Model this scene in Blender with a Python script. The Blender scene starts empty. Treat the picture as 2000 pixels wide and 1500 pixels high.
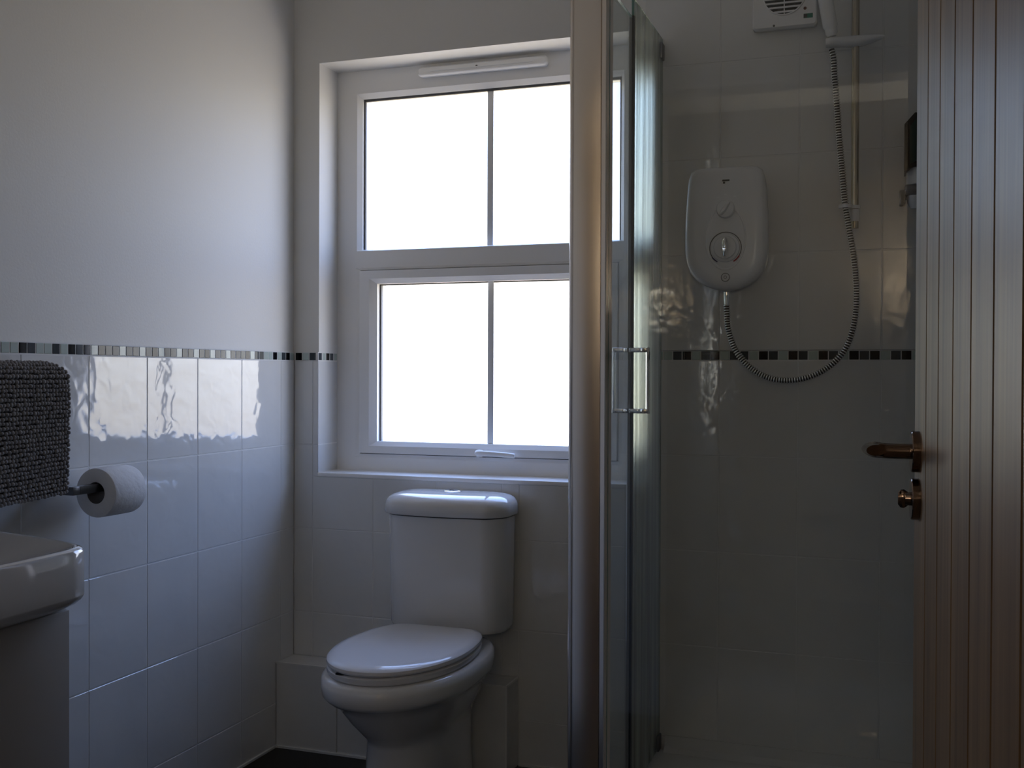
import bpy, bmesh, math, random
from mathutils import Vector, Matrix
random.seed(7)
R = math.radians
C = bpy.context.scene.collection
S = bpy.context.scene

# ------------------------------------------------------------------ camera
cam_d = bpy.data.cameras.new('camera'); cam = bpy.data.objects.new('camera', cam_d); C.objects.link(cam)
F, YAW, PIT, ROL = 2111.4, .33999, -.0088117, .0038086
CAM = Vector((1.69526, -2.83605, 1.08845))
_fw = Vector((-math.sin(YAW)*math.cos(PIT), math.cos(YAW)*math.cos(PIT), math.sin(PIT)))
_r = Vector((math.cos(YAW), math.sin(YAW), 0)); _u = _r.cross(_fw)
_r2 = _r*math.cos(ROL) + _u*math.sin(ROL); _u2 = -_r*math.sin(ROL) + _u*math.cos(ROL)
M = Matrix((( _r2.x, _u2.x, -_fw.x, CAM.x), (_r2.y, _u2.y, -_fw.y, CAM.y), (_r2.z, _u2.z, -_fw.z, CAM.z), (0, 0, 0, 1)))
cam.matrix_world = M
cam_d.sensor_width = 36; cam_d.lens = F/2000*36; cam_d.clip_start = .02
S.camera = cam

# ------------------------------------------------------------------ sky, exposure
W = bpy.data.worlds.new('daylight'); S.world = W; W.use_nodes = True
nt = W.node_tree; nt.nodes.clear()
tc = nt.nodes.new('ShaderNodeTexCoord'); sx = nt.nodes.new('ShaderNodeSeparateXYZ')
rp = nt.nodes.new('ShaderNodeValToRGB'); bg = nt.nodes.new('ShaderNodeBackground'); wo = nt.nodes.new('ShaderNodeOutputWorld')
mr = nt.nodes.new('ShaderNodeMapRange'); mr.inputs[1].default_value = -1; mr.inputs[2].default_value = 1
nt.links.new(tc.outputs['Generated'], sx.inputs[0]); nt.links.new(sx.outputs['Z'], mr.inputs[0])
nt.links.new(mr.outputs[0], rp.inputs[0]); nt.links.new(rp.outputs[0], bg.inputs[0]); nt.links.new(bg.outputs[0], wo.inputs[0])
e = rp.color_ramp.elements
e[0].position = 0; e[0].color = (.58, .47, .32, 1)
e[1].position = 1; e[1].color = (.24, .46, 1.08, 1)
a = e.new(.47); a.color = (.66, .57, .43, 1)
a = e.new(.52); a.color = (.92, .90, .84, 1)
a = e.new(.62); a.color = (.47, .67, 1.12, 1)
bg.inputs[1].default_value = 6.2
pd = bpy.data.lights.new('window_portal', 'AREA'); pd.shape = 'RECTANGLE'; pd.size = .94; pd.size_y = 1.2
pd.cycles.is_portal = True
po = bpy.data.objects.new('window_portal', pd); C.objects.link(po)
po.location = (.56, .21, 1.4); po.rotation_euler = (R(-90), 0, 0)
S.view_settings.view_transform = 'Standard'; S.view_settings.look = 'None'
S.view_settings.exposure = 0.04; S.view_settings.gamma = 1.0
S.view_settings.use_curve_mapping = False
S.cycles.max_bounces = 14; S.cycles.diffuse_bounces = 6; S.cycles.transparent_max_bounces = 24
S.cycles.caustics_reflective = False; S.cycles.caustics_refractive = False
S.cycles.sample_clamp_indirect = 6.0
S.cycles.use_denoising = True

# ------------------------------------------------------------------ materials
def new_mat(name):
    m = bpy.data.materials.new(name); m.use_nodes = True
    return m, m.node_tree, m.node_tree.nodes['Principled BSDF']
def pmat(name, col, rough=.5, metal=0, spec=.5, bump=None, vary=None, coat=0, trans=0):
    m, t, b = new_mat(name)
    b.inputs['Base Color'].default_value = (*col, 1); b.inputs['Roughness'].default_value = rough
    b.inputs['Metallic'].default_value = metal; b.inputs['Specular IOR Level'].default_value = spec
    b.inputs['Coat Weight'].default_value = coat; b.inputs['Coat Roughness'].default_value = .05
    if bump or vary:
        co = t.nodes.new('ShaderNodeTexCoord')
    if bump:
        sc, dist, det = bump
        n = t.nodes.new('ShaderNodeTexNoise'); n.inputs['Scale'].default_value = sc; n.inputs['Detail'].default_value = det
        bp = t.nodes.new('ShaderNodeBump'); bp.inputs['Distance'].default_value = dist; bp.inputs['Strength'].default_value = 1
        t.links.new(co.outputs['Object'], n.inputs['Vector']); t.links.new(n.outputs[0], bp.inputs['Height'])
        t.links.new(bp.outputs[0], b.inputs['Normal'])
    if vary:
        sc, amt = vary
        n = t.nodes.new('ShaderNodeTexNoise'); n.inputs['Scale'].default_value = sc; n.inputs['Detail'].default_value = 4
        mx = t.nodes.new('ShaderNodeMix'); mx.data_type = 'RGBA'
        mx.inputs['A'].default_value = (*[c*(1-amt) for c in col], 1); mx.inputs['B'].default_value = (*[min(1, c*(1+amt)) for c in col], 1)
        t.links.new(co.outputs['Object'], n.inputs['Vector']); t.links.new(n.outputs[0], mx.inputs['Factor'])
        t.links.new(mx.outputs['Result'], b.inputs['Base Color'])
    return m

def tile_mat():
    m, t, b = new_mat('glazed_white_tile')
    b.inputs['Base Color'].default_value = (.70, .70, .70, 1); b.inputs['Roughness'].default_value = .05; b.inputs['Specular IOR Level'].default_value = .95
    co = t.nodes.new('ShaderNodeTexCoord'); oi = t.nodes.new('ShaderNodeObjectInfo')
    ml = t.nodes.new('ShaderNodeMath'); ml.operation = 'MULTIPLY'; ml.inputs[1].default_value = 37.0
    ad = t.nodes.new('ShaderNodeVectorMath'); ad.operation = 'ADD'
    t.links.new(oi.outputs['Random'], ml.inputs[0]); t.links.new(co.outputs['Object'], ad.inputs[0]); t.links.new(ml.outputs[0], ad.inputs[1])
    n = t.nodes.new('ShaderNodeTexNoise'); n.inputs['Scale'].default_value = 23; n.inputs['Detail'].default_value = 1.0; n.inputs['Distortion'].default_value = .5
    n2 = t.nodes.new('ShaderNodeTexNoise'); n2.inputs['Scale'].default_value = 5; n2.inputs['Detail'].default_value = 0
    am = t.nodes.new('ShaderNodeMath'); am.operation = 'MULTIPLY_ADD'; am.inputs[1].default_value = .8
    bp = t.nodes.new('ShaderNodeBump'); bp.inputs['Distance'].default_value = .0012; bp.inputs['Strength'].default_value = 1
    t.links.new(ad.outputs[0], n.inputs['Vector']); t.links.new(ad.outputs[0], n2.inputs['Vector'])
    t.links.new(n.outputs[0], am.inputs[0]); t.links.new(n2.outputs[0], am.inputs[2])
    t.links.new(am.outputs[0], bp.inputs['Height']); t.links.new(bp.outputs[0], b.inputs['Normal'])
    # faint clouding of the glaze
    mx = t.nodes.new('ShaderNodeMix'); mx.data_type = 'RGBA'
    mx.inputs['A'].default_value = (.67, .67, .66, 1); mx.inputs['B'].default_value = (.75, .75, .735, 1)
    n3 = t.nodes.new('ShaderNodeTexNoise'); n3.inputs['Scale'].default_value = 9; n3.inputs['Detail'].default_value = 5
    t.links.new(ad.outputs[0], n3.inputs['Vector']); t.links.new(n3.outputs[0], mx.inputs['Factor']); t.links.new(mx.outputs['Result'], b.inputs['Base Color'])
    return m

def glass_mat(name, tint, film=None, film_amt=0.0, f0=.04, streak=True, scatter=0):
    """thin architectural glass: tinted see-through + Schlick gloss, optional limescale film"""
    m = bpy.data.materials.new(name); m.use_nodes = True; t = m.node_tree; t.nodes.clear()
    out = t.nodes.new('ShaderNodeOutputMaterial'); tr = t.nodes.new('ShaderNodeBsdfTransparent'); tr.inputs[0].default_value = (*tint, 1)
    gl = t.nodes.new('ShaderNodeBsdfGlossy'); gl.inputs['Roughness'].default_value = .01
    lw = t.nodes.new('ShaderNodeLayerWeight'); lw.inputs[0].default_value = .5
    pw = t.nodes.new('ShaderNodeMath'); pw.operation = 'POWER'; pw.inputs[1].default_value = 5
    ma = t.nodes.new('ShaderNodeMath'); ma.operation = 'MULTIPLY_ADD'; ma.inputs[1].default_value = 1-f0; ma.inputs[2].default_value = f0
    mix = t.nodes.new('ShaderNodeMixShader')
    t.links.new(lw.outputs['Facing'], pw.inputs[0]); t.links.new(pw.outputs[0], ma.inputs[0]); t.links.new(ma.outputs[0], mix.inputs[0])
    t.links.new(gl.outputs[0], mix.inputs[2])
    src = tr
    if film:
        if scatter:
            tl = t.nodes.new('ShaderNodeBsdfRefraction'); tl.inputs['Roughness'].default_value = scatter; tl.inputs['IOR'].default_value = 1.18
        else: tl = t.nodes.new('ShaderNodeBsdfTranslucent')
        tl.inputs[0].default_value = (*film, 1)
        fm = t.nodes.new('ShaderNodeMixShader'); fm.inputs[0].default_value = film_amt
        if streak:
            co = t.nodes.new('ShaderNodeTexCoord'); mp = t.nodes.new('ShaderNodeMapping'); mp.inputs['Scale'].default_value = (1, 28, 1.1)
            n = t.nodes.new('ShaderNodeTexNoise'); n.inputs['Scale'].default_value = 1; n.inputs['Detail'].default_value = 3
            rm = t.nodes.new('ShaderNodeMapRange'); rm.inputs[1].default_value = .3; rm.inputs[2].default_value = .7
            rm.inputs[3].default_value = film_amt*.55; rm.inputs[4].default_value = film_amt*1.4
            t.links.new(co.outputs['Object'], mp.inputs[0]); t.links.new(mp.outputs[0], n.inputs['Vector']); t.links.new(n.outputs[0], rm.inputs[0])
            t.links.new(rm.outputs[0], fm.inputs[0])
        t.links.new(tr.outputs[0], fm.inputs[1]); t.links.new(tl.outputs[0], fm.inputs[2]); src = fm
    t.links.new(src.outputs[0], mix.inputs[1]); t.links.new(mix.outputs[0], out.inputs[0])
    return m

def wood_mat():
    m, t, b = new_mat('oak_veneer')
    co = t.nodes.new('ShaderNodeTexCoord'); oi = t.nodes.new('ShaderNodeObjectInfo')
    ad = t.nodes.new('ShaderNodeVectorMath'); ad.operation = 'ADD'
    ml = t.nodes.new('ShaderNodeMath'); ml.operation = 'MULTIPLY'; ml.inputs[1].default_value = 13.0
    t.links.new(oi.outputs['Random'], ml.inputs[0]); t.links.new(co.outputs['Object'], ad.inputs[0]); t.links.new(ml.outputs[0], ad.inputs[1])
    mp = t.nodes.new('ShaderNodeMapping'); mp.inputs['Scale'].default_value = (60, 60, 2.2)
    t.links.new(ad.outputs[0], mp.inputs[0])
    n = t.nodes.new('ShaderNodeTexNoise'); n.inputs['Scale'].default_value = 1; n.inputs['Detail'].default_value = 6; n.inputs['Roughness'].default_value = .6
    t.links.new(mp.outputs[0], n.inputs['Vector'])
    mp2 = t.nodes.new('ShaderNodeMapping'); mp2.inputs['Scale'].default_value = (18, 18, 1.3); t.links.new(ad.outputs[0], mp2.inputs[0])
    n2 = t.nodes.new('ShaderNodeTexNoise'); n2.inputs['Scale'].default_value = 1; n2.inputs['Detail'].default_value = 3
    t.links.new(mp2.outputs[0], n2.inputs['Vector'])
    mx = t.nodes.new('ShaderNodeMath'); mx.operation = 'MULTIPLY_ADD'; mx.inputs[1].default_value = .55
    ms = t.nodes.new('ShaderNodeMath'); ms.operation = 'MULTIPLY'; ms.inputs[1].default_value = .45
    t.links.new(n2.outputs[0], ms.inputs[0]); t.links.new(n.outputs[0], mx.inputs[0]); t.links.new(ms.outputs[0], mx.inputs[2])
    rp = t.nodes.new('ShaderNodeValToRGB'); e = rp.color_ramp.elements
    e[0].position = .30; e[0].color = (.085, .042, .018, 1); e[1].position = .66; e[1].color = (.36, .228, .118, 1)
    k = e.new(.48); k.color = (.245, .145, .072, 1)
    t.links.new(mx.outputs[0], rp.inputs[0]); t.links.new(rp.outputs[0], b.inputs['Base Color'])
    b.inputs['Roughness'].default_value = .36; b.inputs['Specular IOR Level'].default_value = .55; b.inputs['Specular Tint'].default_value = (1, .88, .72, 1); b.inputs['Coat Roughness'].default_value = .33
    bp = t.nodes.new('ShaderNodeBump'); bp.inputs['Distance'].default_value = .0003; bp.inputs['Strength'].default_value = .6
    t.links.new(n.outputs[0], bp.inputs['Height']); t.links.new(bp.outputs[0], b.inputs['Normal'])
    return m

def emit_mat(name, col, s):
    m = bpy.data.materials.new(name); m.use_nodes = True; t = m.node_tree; t.nodes.clear()
    o = t.nodes.new('ShaderNodeOutputMaterial'); em = t.nodes.new('ShaderNodeEmission')
    em.inputs[0].default_value = (*col, 1); em.inputs[1].default_value = s; t.links.new(em.outputs[0], o.inputs[0]); return m

MT = dict(
    paint=pmat('white_emulsion', (.74, .73, .70), .55, spec=.35, bump=(160, .00025, 3)),
    ceiling=pmat('ceiling_white', (.82, .81, .79), .8),
    tile=tile_mat(),
    grout=pmat('white_grout', (.70, .70, .69), .8),
    floor=pmat('dark_vinyl', (.008, .007, .0065), .5, vary=(6, .3)),
    upvc=pmat('white_upvc', (.90, .895, .885), .28),
    bar=pmat('grey_glazing_bar', (.88, .89, .89), .4),
    gasket=pmat('grey_gasket', (.10, .10, .105), .5),
    gap=pmat('dark_gap', (.01, .01, .01), .9),
    ceramic=pmat('white_ceramic', (.74, .74, .745), .07, coat=.5),
    plastic=pmat('white_plastic', (.84, .84, .85), .25),
    seat=pmat('white_seat_plastic', (.74, .74, .76), .12),
    chrome=pmat('chrome', (.82, .82, .82), .06, metal=1),
    satin=pmat('polished_aluminium', (.86, .79, .72), .2, metal=1),
    brass=pmat('worn_chrome_rail', (.46, .41, .33), .25, metal=1),
    bronze=pmat('dark_polished_nickel', (.26, .19, .155), .12, metal=1),
    gun=pmat('grey_metal', (.16, .16, .17), .35, metal=1),
    steel=pmat('hose_steel', (.75, .74, .72), .16, metal=1),
    hosecore=pmat('hose_dark_core', (.01, .01, .01), .5),
    wood=wood_mat(),
    groove=pmat('groove_shade_core', (.035, .018, .010), .8),  # near-black core colour paints the shade into the grooves between door planks
    paper=pmat('tissue_paper', (.76, .76, .77), .95, spec=.1, bump=(70, .0012, 3)),
    core=pmat('card_core', (.12, .10, .085), .9),
    pile=pmat('charcoal_chenille', (.22, .212, .212), .85, spec=.3),
    cloth=pmat('charcoal_backing', (.025, .024, .026), .9),
    cabinet=pmat('vanity_cream_gloss', (.33, .295, .255), .4),
    basin=pmat('basin_ceramic', (.62, .60, .57), .06, coat=.5),
    black=pmat('black_plastic', (.004, .004, .005), .3),
    green=pmat('dark_green_gel', (.004, .03, .025), .3),
    label=pmat('green_label', (.03, .22, .15), .5),
    ink=pmat('grey_ink', (.08, .08, .075), .6),
    red=pmat('red_mark', (.35, .01, .02), .5),
    blue=pmat('blue_mark', (.02, .02, .10), .5),
    amber=pmat('amber_lamp', (.12, .04, .02), .4),
    tray=pmat('white_tray', (.66, .66, .65), .15),
    seal=pmat('black_seal', (.006, .006, .006), .35),
    gedge=pmat('green_glass_edge', (.10, .22, .19), .15),
    hallpaint=pmat('hall_beige', (.36, .30, .235), .7),
    hallfloor=pmat('hall_carpet', (.09, .07, .055), .95),
    m_pale=pmat('mosaic_pale_green', (.46, .53, .49), .08),
    m_black=pmat('mosaic_black', (.006, .007, .009), .05, spec=.28),
    m_slate=pmat('mosaic_slate', (.045, .055, .065), .06, spec=.28),
    m_grey=pmat('mosaic_grey', (.12, .125, .115), .10, spec=.28),
    pane=glass_mat('obscure_glass', (.97, .98, 1.0), film=(.95, .97, 1.0), film_amt=.14, streak=False),
    clear=glass_mat('clear_green_glass', (.98, .987, .983)),
    door_glass=glass_mat('door_glass', (.93, .96, .955), film=(.75, .82, .82), film_amt=.025),
    side_glass=glass_mat('limescaled_glass', (.92, .95, .92), film=(.90, .95, .82), film_amt=.55, scatter=.5),
)

# ------------------------------------------------------------------ helpers
def tag(o, label=None, cat=None, group=None, kind=None):
    if label: o['label'] = label
    if cat: o['category'] = cat
    if group: o['group'] = group
    if kind: o['kind'] = kind
    return o
def empty(name, loc, label, cat, group=None, kind=None):
    o = bpy.data.objects.new(name, None); C.objects.link(o); o.location = loc; o.empty_display_size = .05
    return tag(o, label, cat, group, kind)
def attach(o, parent):
    """parts are meshed in world coordinates; a part of an Empty is moved back by the Empty's place"""
    if parent is not None:
        o.parent = parent
        if parent.parent is None: o.location = Vector(o.location) - Vector(parent.location)
    return o
def link(name, me, mat, parent=None, smooth=None):
    if mat is not None:
        for mm in (mat if isinstance(mat, (list, tuple)) else [mat]): me.materials.append(mm)
    if smooth is not None:
        me.shade_smooth(); me.set_sharp_from_angle(angle=R(smooth))
    o = bpy.data.objects.new(name, me); C.objects.link(o)
    return attach(o, parent)
def raw(name, verts, faces, mat, parent=None, smooth=None, fix=True):
    me = bpy.data.meshes.new(name); me.from_pydata([tuple(v) for v in verts], [], faces); me.update()
    if fix:
        b = bmesh.new(); b.from_mesh(me); bmesh.ops.recalc_face_normals(b, faces=b.faces); b.to_mesh(me); b.free()
    return link(name, me, mat, parent, smooth)
def boxes_bm(bl):
    b = bmesh.new()
    for x0, x1, y0, y1, z0, z1 in bl:
        bmesh.ops.create_cube(b, size=1, matrix=Matrix.Translation(((x0+x1)/2, (y0+y1)/2, (z0+z1)/2)) @ Matrix.Diagonal((abs(x1-x0), abs(y1-y0), abs(z1-z0), 1)))
    return b
def box(name, x0, x1, y0, y1, z0, z1, mat, parent=None, bev=0, seg=2, mtx=None):
    b = boxes_bm([(x0, x1, y0, y1, z0, z1)])
    if bev: bmesh.ops.bevel(b, geom=b.edges[:], offset=bev, segments=seg, profile=.5, affect='EDGES', clamp_overlap=True)
    if mtx: bmesh.ops.transform(b, matrix=mtx, verts=b.verts)
    me = bpy.data.meshes.new(name); b.to_mesh(me); b.free()
    return link(name, me, mat, parent, 40 if bev else None)
def boxes(name, bl, mat, parent=None):
    b = boxes_bm(bl); me = bpy.data.meshes.new(name); b.to_mesh(me); b.free(); return link(name, me, mat, parent)
def loft_vf(rings, cap0=True, cap1=True):
    n = len(rings[0]); v = [p for r in rings for p in r]; f = []
    for i in range(len(rings)-1):
        for j in range(n):
            a = i*n+j; b = i*n+(j+1) % n; f.append((a, b, b+n, a+n))
    if cap0: f.append(tuple(range(n))[::-1])
    if cap1: f.append(tuple(range((len(rings)-1)*n, len(rings)*n)))
    return v, f
def loft(name, rings, mat, parent=None, smooth=35, cap0=True, cap1=True):
    v, f = loft_vf(rings, cap0, cap1); return raw(name, v, f, mat, parent, smooth)
def tube_rings(path, radii, n=12):
    path = [Vector(p) for p in path]; rings = []; up = None
    for i, p in enumerate(path):
        t = (path[min(i+1, len(path)-1)] - path[max(i-1, 0)]).normalized()
        if up is None:
            up = Vector((0, 0, 1)) if abs(t.z) < .9 else Vector((1, 0, 0))
        a = (up - t*up.dot(t)).normalized(); up = a; b = t.cross(a)
        r = radii[i] if isinstance(radii, (list, tuple)) else radii
        rings.append([p + a*(r*math.cos(2*math.pi*k/n)) + b*(r*math.sin(2*math.pi*k/n)) for k in range(n)])
    return rings
def tube(name, path, radii, mat, parent=None, n=14, smooth=40): return loft(name, tube_rings(path, radii, n), mat, parent, smooth)
def spline(pts, sub=8):
    P = [Vector(p) for p in pts]; out = []
    for i in range(len(P)-1):
        p0, p1, p2, p3 = P[max(i-1, 0)], P[i], P[i+1], P[min(i+2, len(P)-1)]
        for k in range(sub):
            t = k/sub
            out.append(.5*((2*p1) + (p2-p0)*t + (2*p0-5*p1+4*p2-p3)*t*t + (3*p1-p0-3*p2+p3)*t**3))
    out.append(P[-1]); return out
def lathe(name, prof, origin, axis, mat, parent=None, n=32, smooth=35, closed=False):
    """prof: (radius, distance along axis)"""
    ax = Vector(axis).normalized(); s = Vector((0, 0, 1)) if abs(ax.z) < .9 else Vector((1, 0, 0))
    a = (s - ax*s.dot(ax)).normalized(); b = ax.cross(a); o = Vector(origin)
    rings = [[o + ax*d + a*(max(r, 1e-5)*math.cos(2*math.pi*k/n)) + b*(max(r, 1e-5)*math.sin(2*math.pi*k/n)) for k in range(n)] for r, d in prof]
    if closed: rings.append(rings[0]); return loft(name, rings, mat, parent, smooth, False, False)
    return loft(name, rings, mat, parent, smooth)
def rrect(x0, x1, y0, y1, r, z=None, n=6):
    """rounded rectangle, counter-clockwise"""
    out = []
    for cx, cy, a0 in ((x1-r, y1-r, 0), (x0+r, y1-r, 90), (x0+r, y0+r, 180), (x1-r, y0+r, 270)):
        for k in range(n+1):
            a = R(a0+90*k/n); out.append((cx+r*math.cos(a), cy+r*math.sin(a)) if z is None else Vector((cx+r*math.cos(a), cy+r*math.sin(a), z)))
    return out
def pframe_vf(x0, x1, z0, z1, ins, prof):
    """mitred rectangular frame; ins = (left, right, bottom, top) insets; prof = (share of inset, y)"""
    l, r, b, t = ins; rings = []
    for s, y in prof:
        rings.append([Vector((x0+l*s, y, z0+b*s)), Vector((x1-r*s, y, z0+b*s)), Vector((x1-r*s, y, z1-t*s)), Vector((x0+l*s, y, z1-t*s))])
    rings.append(rings[0]); return loft_vf(rings, False, False)
def merge(*vfs):
    V, Fc = [], []
    for v, f in vfs:
        n = len(V); V += list(v); Fc += [tuple(i+n for i in q) for q in f]
    return V, Fc

# ------------------------------------------------------------------ the room shell
Z0, Z1 = 1.1275, 1.152                   # mosaic band
RX, NY, H = 1.90, -2.16, 2.40            # right wall, doorway wall, ceiling height
WX0, WX1, WZ0, WZ1 = .08, 1.04, .795, 2.01
PT = .006                                # tiles stand this proud of the plaster

floor = box('floor', -.2, RX+.2, -2.26, .3, -.05, 0, MT['floor']); tag(floor, 'near-black bathroom floor around the toilet foot', 'floor', kind='structure')
ceil = box('ceiling', -.2, RX+.2, -2.26, .3, H, H+.05, MT['ceiling']); tag(ceil, 'plain white ceiling above the bathroom', 'ceiling', kind='structure')

wl = box('wall_left', -.15, -PT, -2.16, PT, 0, H, MT['paint']); tag(wl, 'left wall, white paint above a mosaic band and square white tiles', 'wall', kind='structure')
wb = boxes('wall_back', [(-.15, WX0, PT, .25, 0, H), (WX1, RX+.15, PT, .25, 0, H), (WX0, WX1, PT, .25, 0, WZ0-.012), (WX0, WX1, PT, .25, WZ1, H)], MT['paint'])
tag(wb, 'back wall around the window, tiled in the shower and painted elsewhere', 'wall', kind='structure')
wr = box('wall_right', RX+PT, RX+.15, NY, PT, 0, H, MT['paint']); tag(wr, 'right wall of the shower behind the oak door', 'wall', kind='structure')
DX0, DX1, DH = .965, 1.80, 2.0
wf = boxes('wall_front', [(-.15, DX0, NY-.10, NY, 0, H), (DX1, RX+.15, NY-.10, NY, 0, H), (DX0, DX1, NY-.10, NY, DH, H)], MT['paint'])
tag(wf, 'painted doorway wall on the near side of the bathroom', 'wall', kind='structure')

# hall on the other side of the doorway, where the camera stands
hf = box('floor', .0, 2.9, -4.2, -2.26, -.05, 0, MT['hallfloor']); tag(hf, 'dark carpet of the hall outside the bathroom doorway', 'floor', kind='structure')
hc = box('ceiling', .0, 2.9, -4.2, -2.26, H, H+.05, MT['ceiling']); tag(hc, 'white hall ceiling outside the bathroom doorway', 'ceiling', kind='structure')
hw = boxes('wall_hall', [(0, 2.9, -4.3, -4.2, 0, H), (-.1, 0, -4.2, -2.26, 0, H), (2.9, 3.0, -4.2, -2.26, 0, H), (RX+.15, 2.9, -2.27, -2.26, 0, H)], MT['hallpaint'])
tag(hw, 'cream hall walls outside the bathroom doorway', 'wall', kind='structure')

# tiles ---------------------------------------------------------------
_tm = {}
def plate_vf(w, h, t, b):
    v = [(0, t, 0), (w, t, 0), (w, t, h), (0, t, h), (0, b, 0), (w, b, 0), (w, b, h), (0, b, h), (b, 0, b), (w-b, 0, b), (w-b, 0, h-b), (b, 0, h-b)]
    f = []
    for o in (0, 4):
        for j in range(4):
            a, c = o+j, o+(j+1) % 4; f.append((a, c, c+4, a+4))
    f.append((8, 9, 10, 11)); return v, f
def plate_mesh(key, pieces, t, b, mat):
    if key not in _tm:
        vf = merge(*[([(x+u0, y, z+v0) for x, y, z in v], f) for u0, v0, (v, f) in [(p[0], p[1], plate_vf(p[2]-p[0], p[3]-p[1], t, b)) for p in pieces]])
        me = bpy.data.meshes.new('tile'); me.from_pydata(vf[0], [], vf[1]); me.materials.append(mat)
        bm_ = bmesh.new(); bm_.from_mesh(me); bmesh.ops.recalc_face_normals(bm_, faces=bm_.faces); bm_.to_mesh(me); bm_.free(); _tm[key] = me
    return _tm[key]
def place(name, me, parent, at, rotz=0, rotx=0):
    o = bpy.data.objects.new(name, me); C.objects.link(o); o.location = at; o.rotation_euler = (rotx, 0, rotz); o.parent = parent
    if parent.parent is None: o.location = Vector(at) - Vector(parent.location)
    return o
G = .0012
def tiling(parent, ub, vb, rects, pos, rotz, rotx=0, mat=None, t=PT):
    mat = mat or MT['tile']
    for u0, u1 in zip(ub, ub[1:]):
        for v0, v1 in zip(vb, vb[1:]):
            ps = []
            for a0, a1, b0, b1 in rects:
                x0, x1, y0, y1 = max(u0, a0), min(u1, a1), max(v0, b0), min(v1, b1)
                if x1-x0 > .006 and y1-y0 > .006: ps.append((x0, x1, y0, y1))
            if not ps: continue
            ar = sum((p[1]-p[0])*(p[3]-p[2]) for p in ps)
            if len(ps) > 1 and abs(ar-(u1-u0)*(v1-v0)) < 1e-4: ps = [(u0, u1, v0, v1)]
            loc = [(p[0]+(G if p[0] <= u0+1e-6 else 0)-u0, p[2]+(G if p[2] <= v0+1e-6 else 0)-v0, p[1]-(G if p[1] >= u1-1e-6 else 0)-u0, p[3]-(G if p[3] >= v1-1e-6 else 0)-v0) for p in ps]
            key = (mat.name, t) + tuple(round(c, 4) for q in loc for c in q)
            place('tile', plate_mesh(key, loc, t, .0011, mat), parent, pos(u0, v0), rotz, rotx)
TR = [0, .1275, .3775, .6275, .8775, Z0]
UPR = [Z1, 1.402, 1.652, 1.902, 2.152, H]
BX = .715; BH = .247; BD = .10           # pipe boxing under the window
# left wall
lub = sorted([0] + [-.0761-.2*k for k in range(11)] + [NY]); lub = [u for u in lub if u >= NY]
tiling(wl, lub, TR, [(NY, 0, 0, Z0)], lambda u, v: (0, u, v), R(90))
box('grout', -PT, -.0008, NY, 0, 0, Z1+.001, MT['grout'], wl)
# back wall
bub = [0] + [.0642+.2*k for k in range(10)]; bub = [u for u in bub if u < RX] + [RX]
tiling(wb, bub, TR, [(0, BX, BH, WZ0-.012), (BX, RX, 0, WZ0-.012), (0, WX0, WZ0-.012, Z0), (WX1, RX, WZ0-.012, Z0)], lambda u, v: (u, 0, v), 0)
tiling(wb, bub, UPR, [(1.0642, RX, Z1, H)], lambda u, v: (u, 0, v), 0)
boxes('grout', [(0, RX, .0008, PT, 0, WZ0-.012), (0, WX0, .0008, PT, WZ0-.012, Z1+.001), (WX1, RX, .0008, PT, WZ0-.012, Z1+.001), (1.0642, RX, .0008, PT, Z1, H)], MT['grout'], wb)
# left reveal of the window
tiling(wb, [.0, .12], [WZ0, .8775, Z0], [(0, .12, WZ0, Z0)], lambda u, v: (WX0+.0002, u, v), R(90), t=.003)
# right shower wall
rub = [0, .076, .276, .476, .676, .876]
tiling(wr, rub, TR, [(0, .876, 0, Z0)], lambda u, v: (RX, -u, v), R(-90)); tiling(wr, rub, UPR, [(0, .876, Z1, H)], lambda u, v: (RX, -u, v), R(-90))
box('grout', RX+.0008, RX+PT, -.876, 0, 0, H, MT['grout'], wr)
# mosaic band
CH = {'L': 'm_pale', 'B': 'm_black', 'S': 'm_slate', 'G': 'm_grey'}
def chips(parent, seq, u0, pitch, pos, rotz, t=PT):
    for i, c in enumerate(seq):
        w = pitch-.0018
        me = plate_mesh((c, round(w, 4), t), [(0, 0, w, Z1-Z0-.0022)], t, .001, MT[CH[c]])
        place('mosaic_tile', me, parent, pos(u0+i*pitch+.0009, Z0+.0011), rotz)
seqL = 'LLBSLLSLBSBLBGSLSGLSBLGGLSGLGBLSGLGSGBLSGLLBLSBL'
pl = .0235; nL = len(seqL)
pre = ('LBSLGBLLSBLGSLB'*4)[:int((2.16-nL*pl)/pl)]
chips(wl, pre+seqL, -(nL+len(pre))*pl, pl, lambda u, v: (0, u, v), R(90))
chips(wb, 'BLS', .003, .0235, lambda u, v: (u, 0, v), 0)
chips(wb, 'SLBSLB'[:5], .002, .0232, lambda u, v: (WX0+.0002, u, v), R(90), t=.003)
chips(wb, 'LL'+'LSBLSBLSSLBSLBSLBSLBSBLSBLBSLBSLL'[:31], 1.0685, .0247, lambda u, v: (u, 0, v), 0)
chips(wr, ('LBSLGBLSLBS'*4)[:35], .0, .0247, lambda u, v: (RX, -u, v), R(-90))

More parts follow.
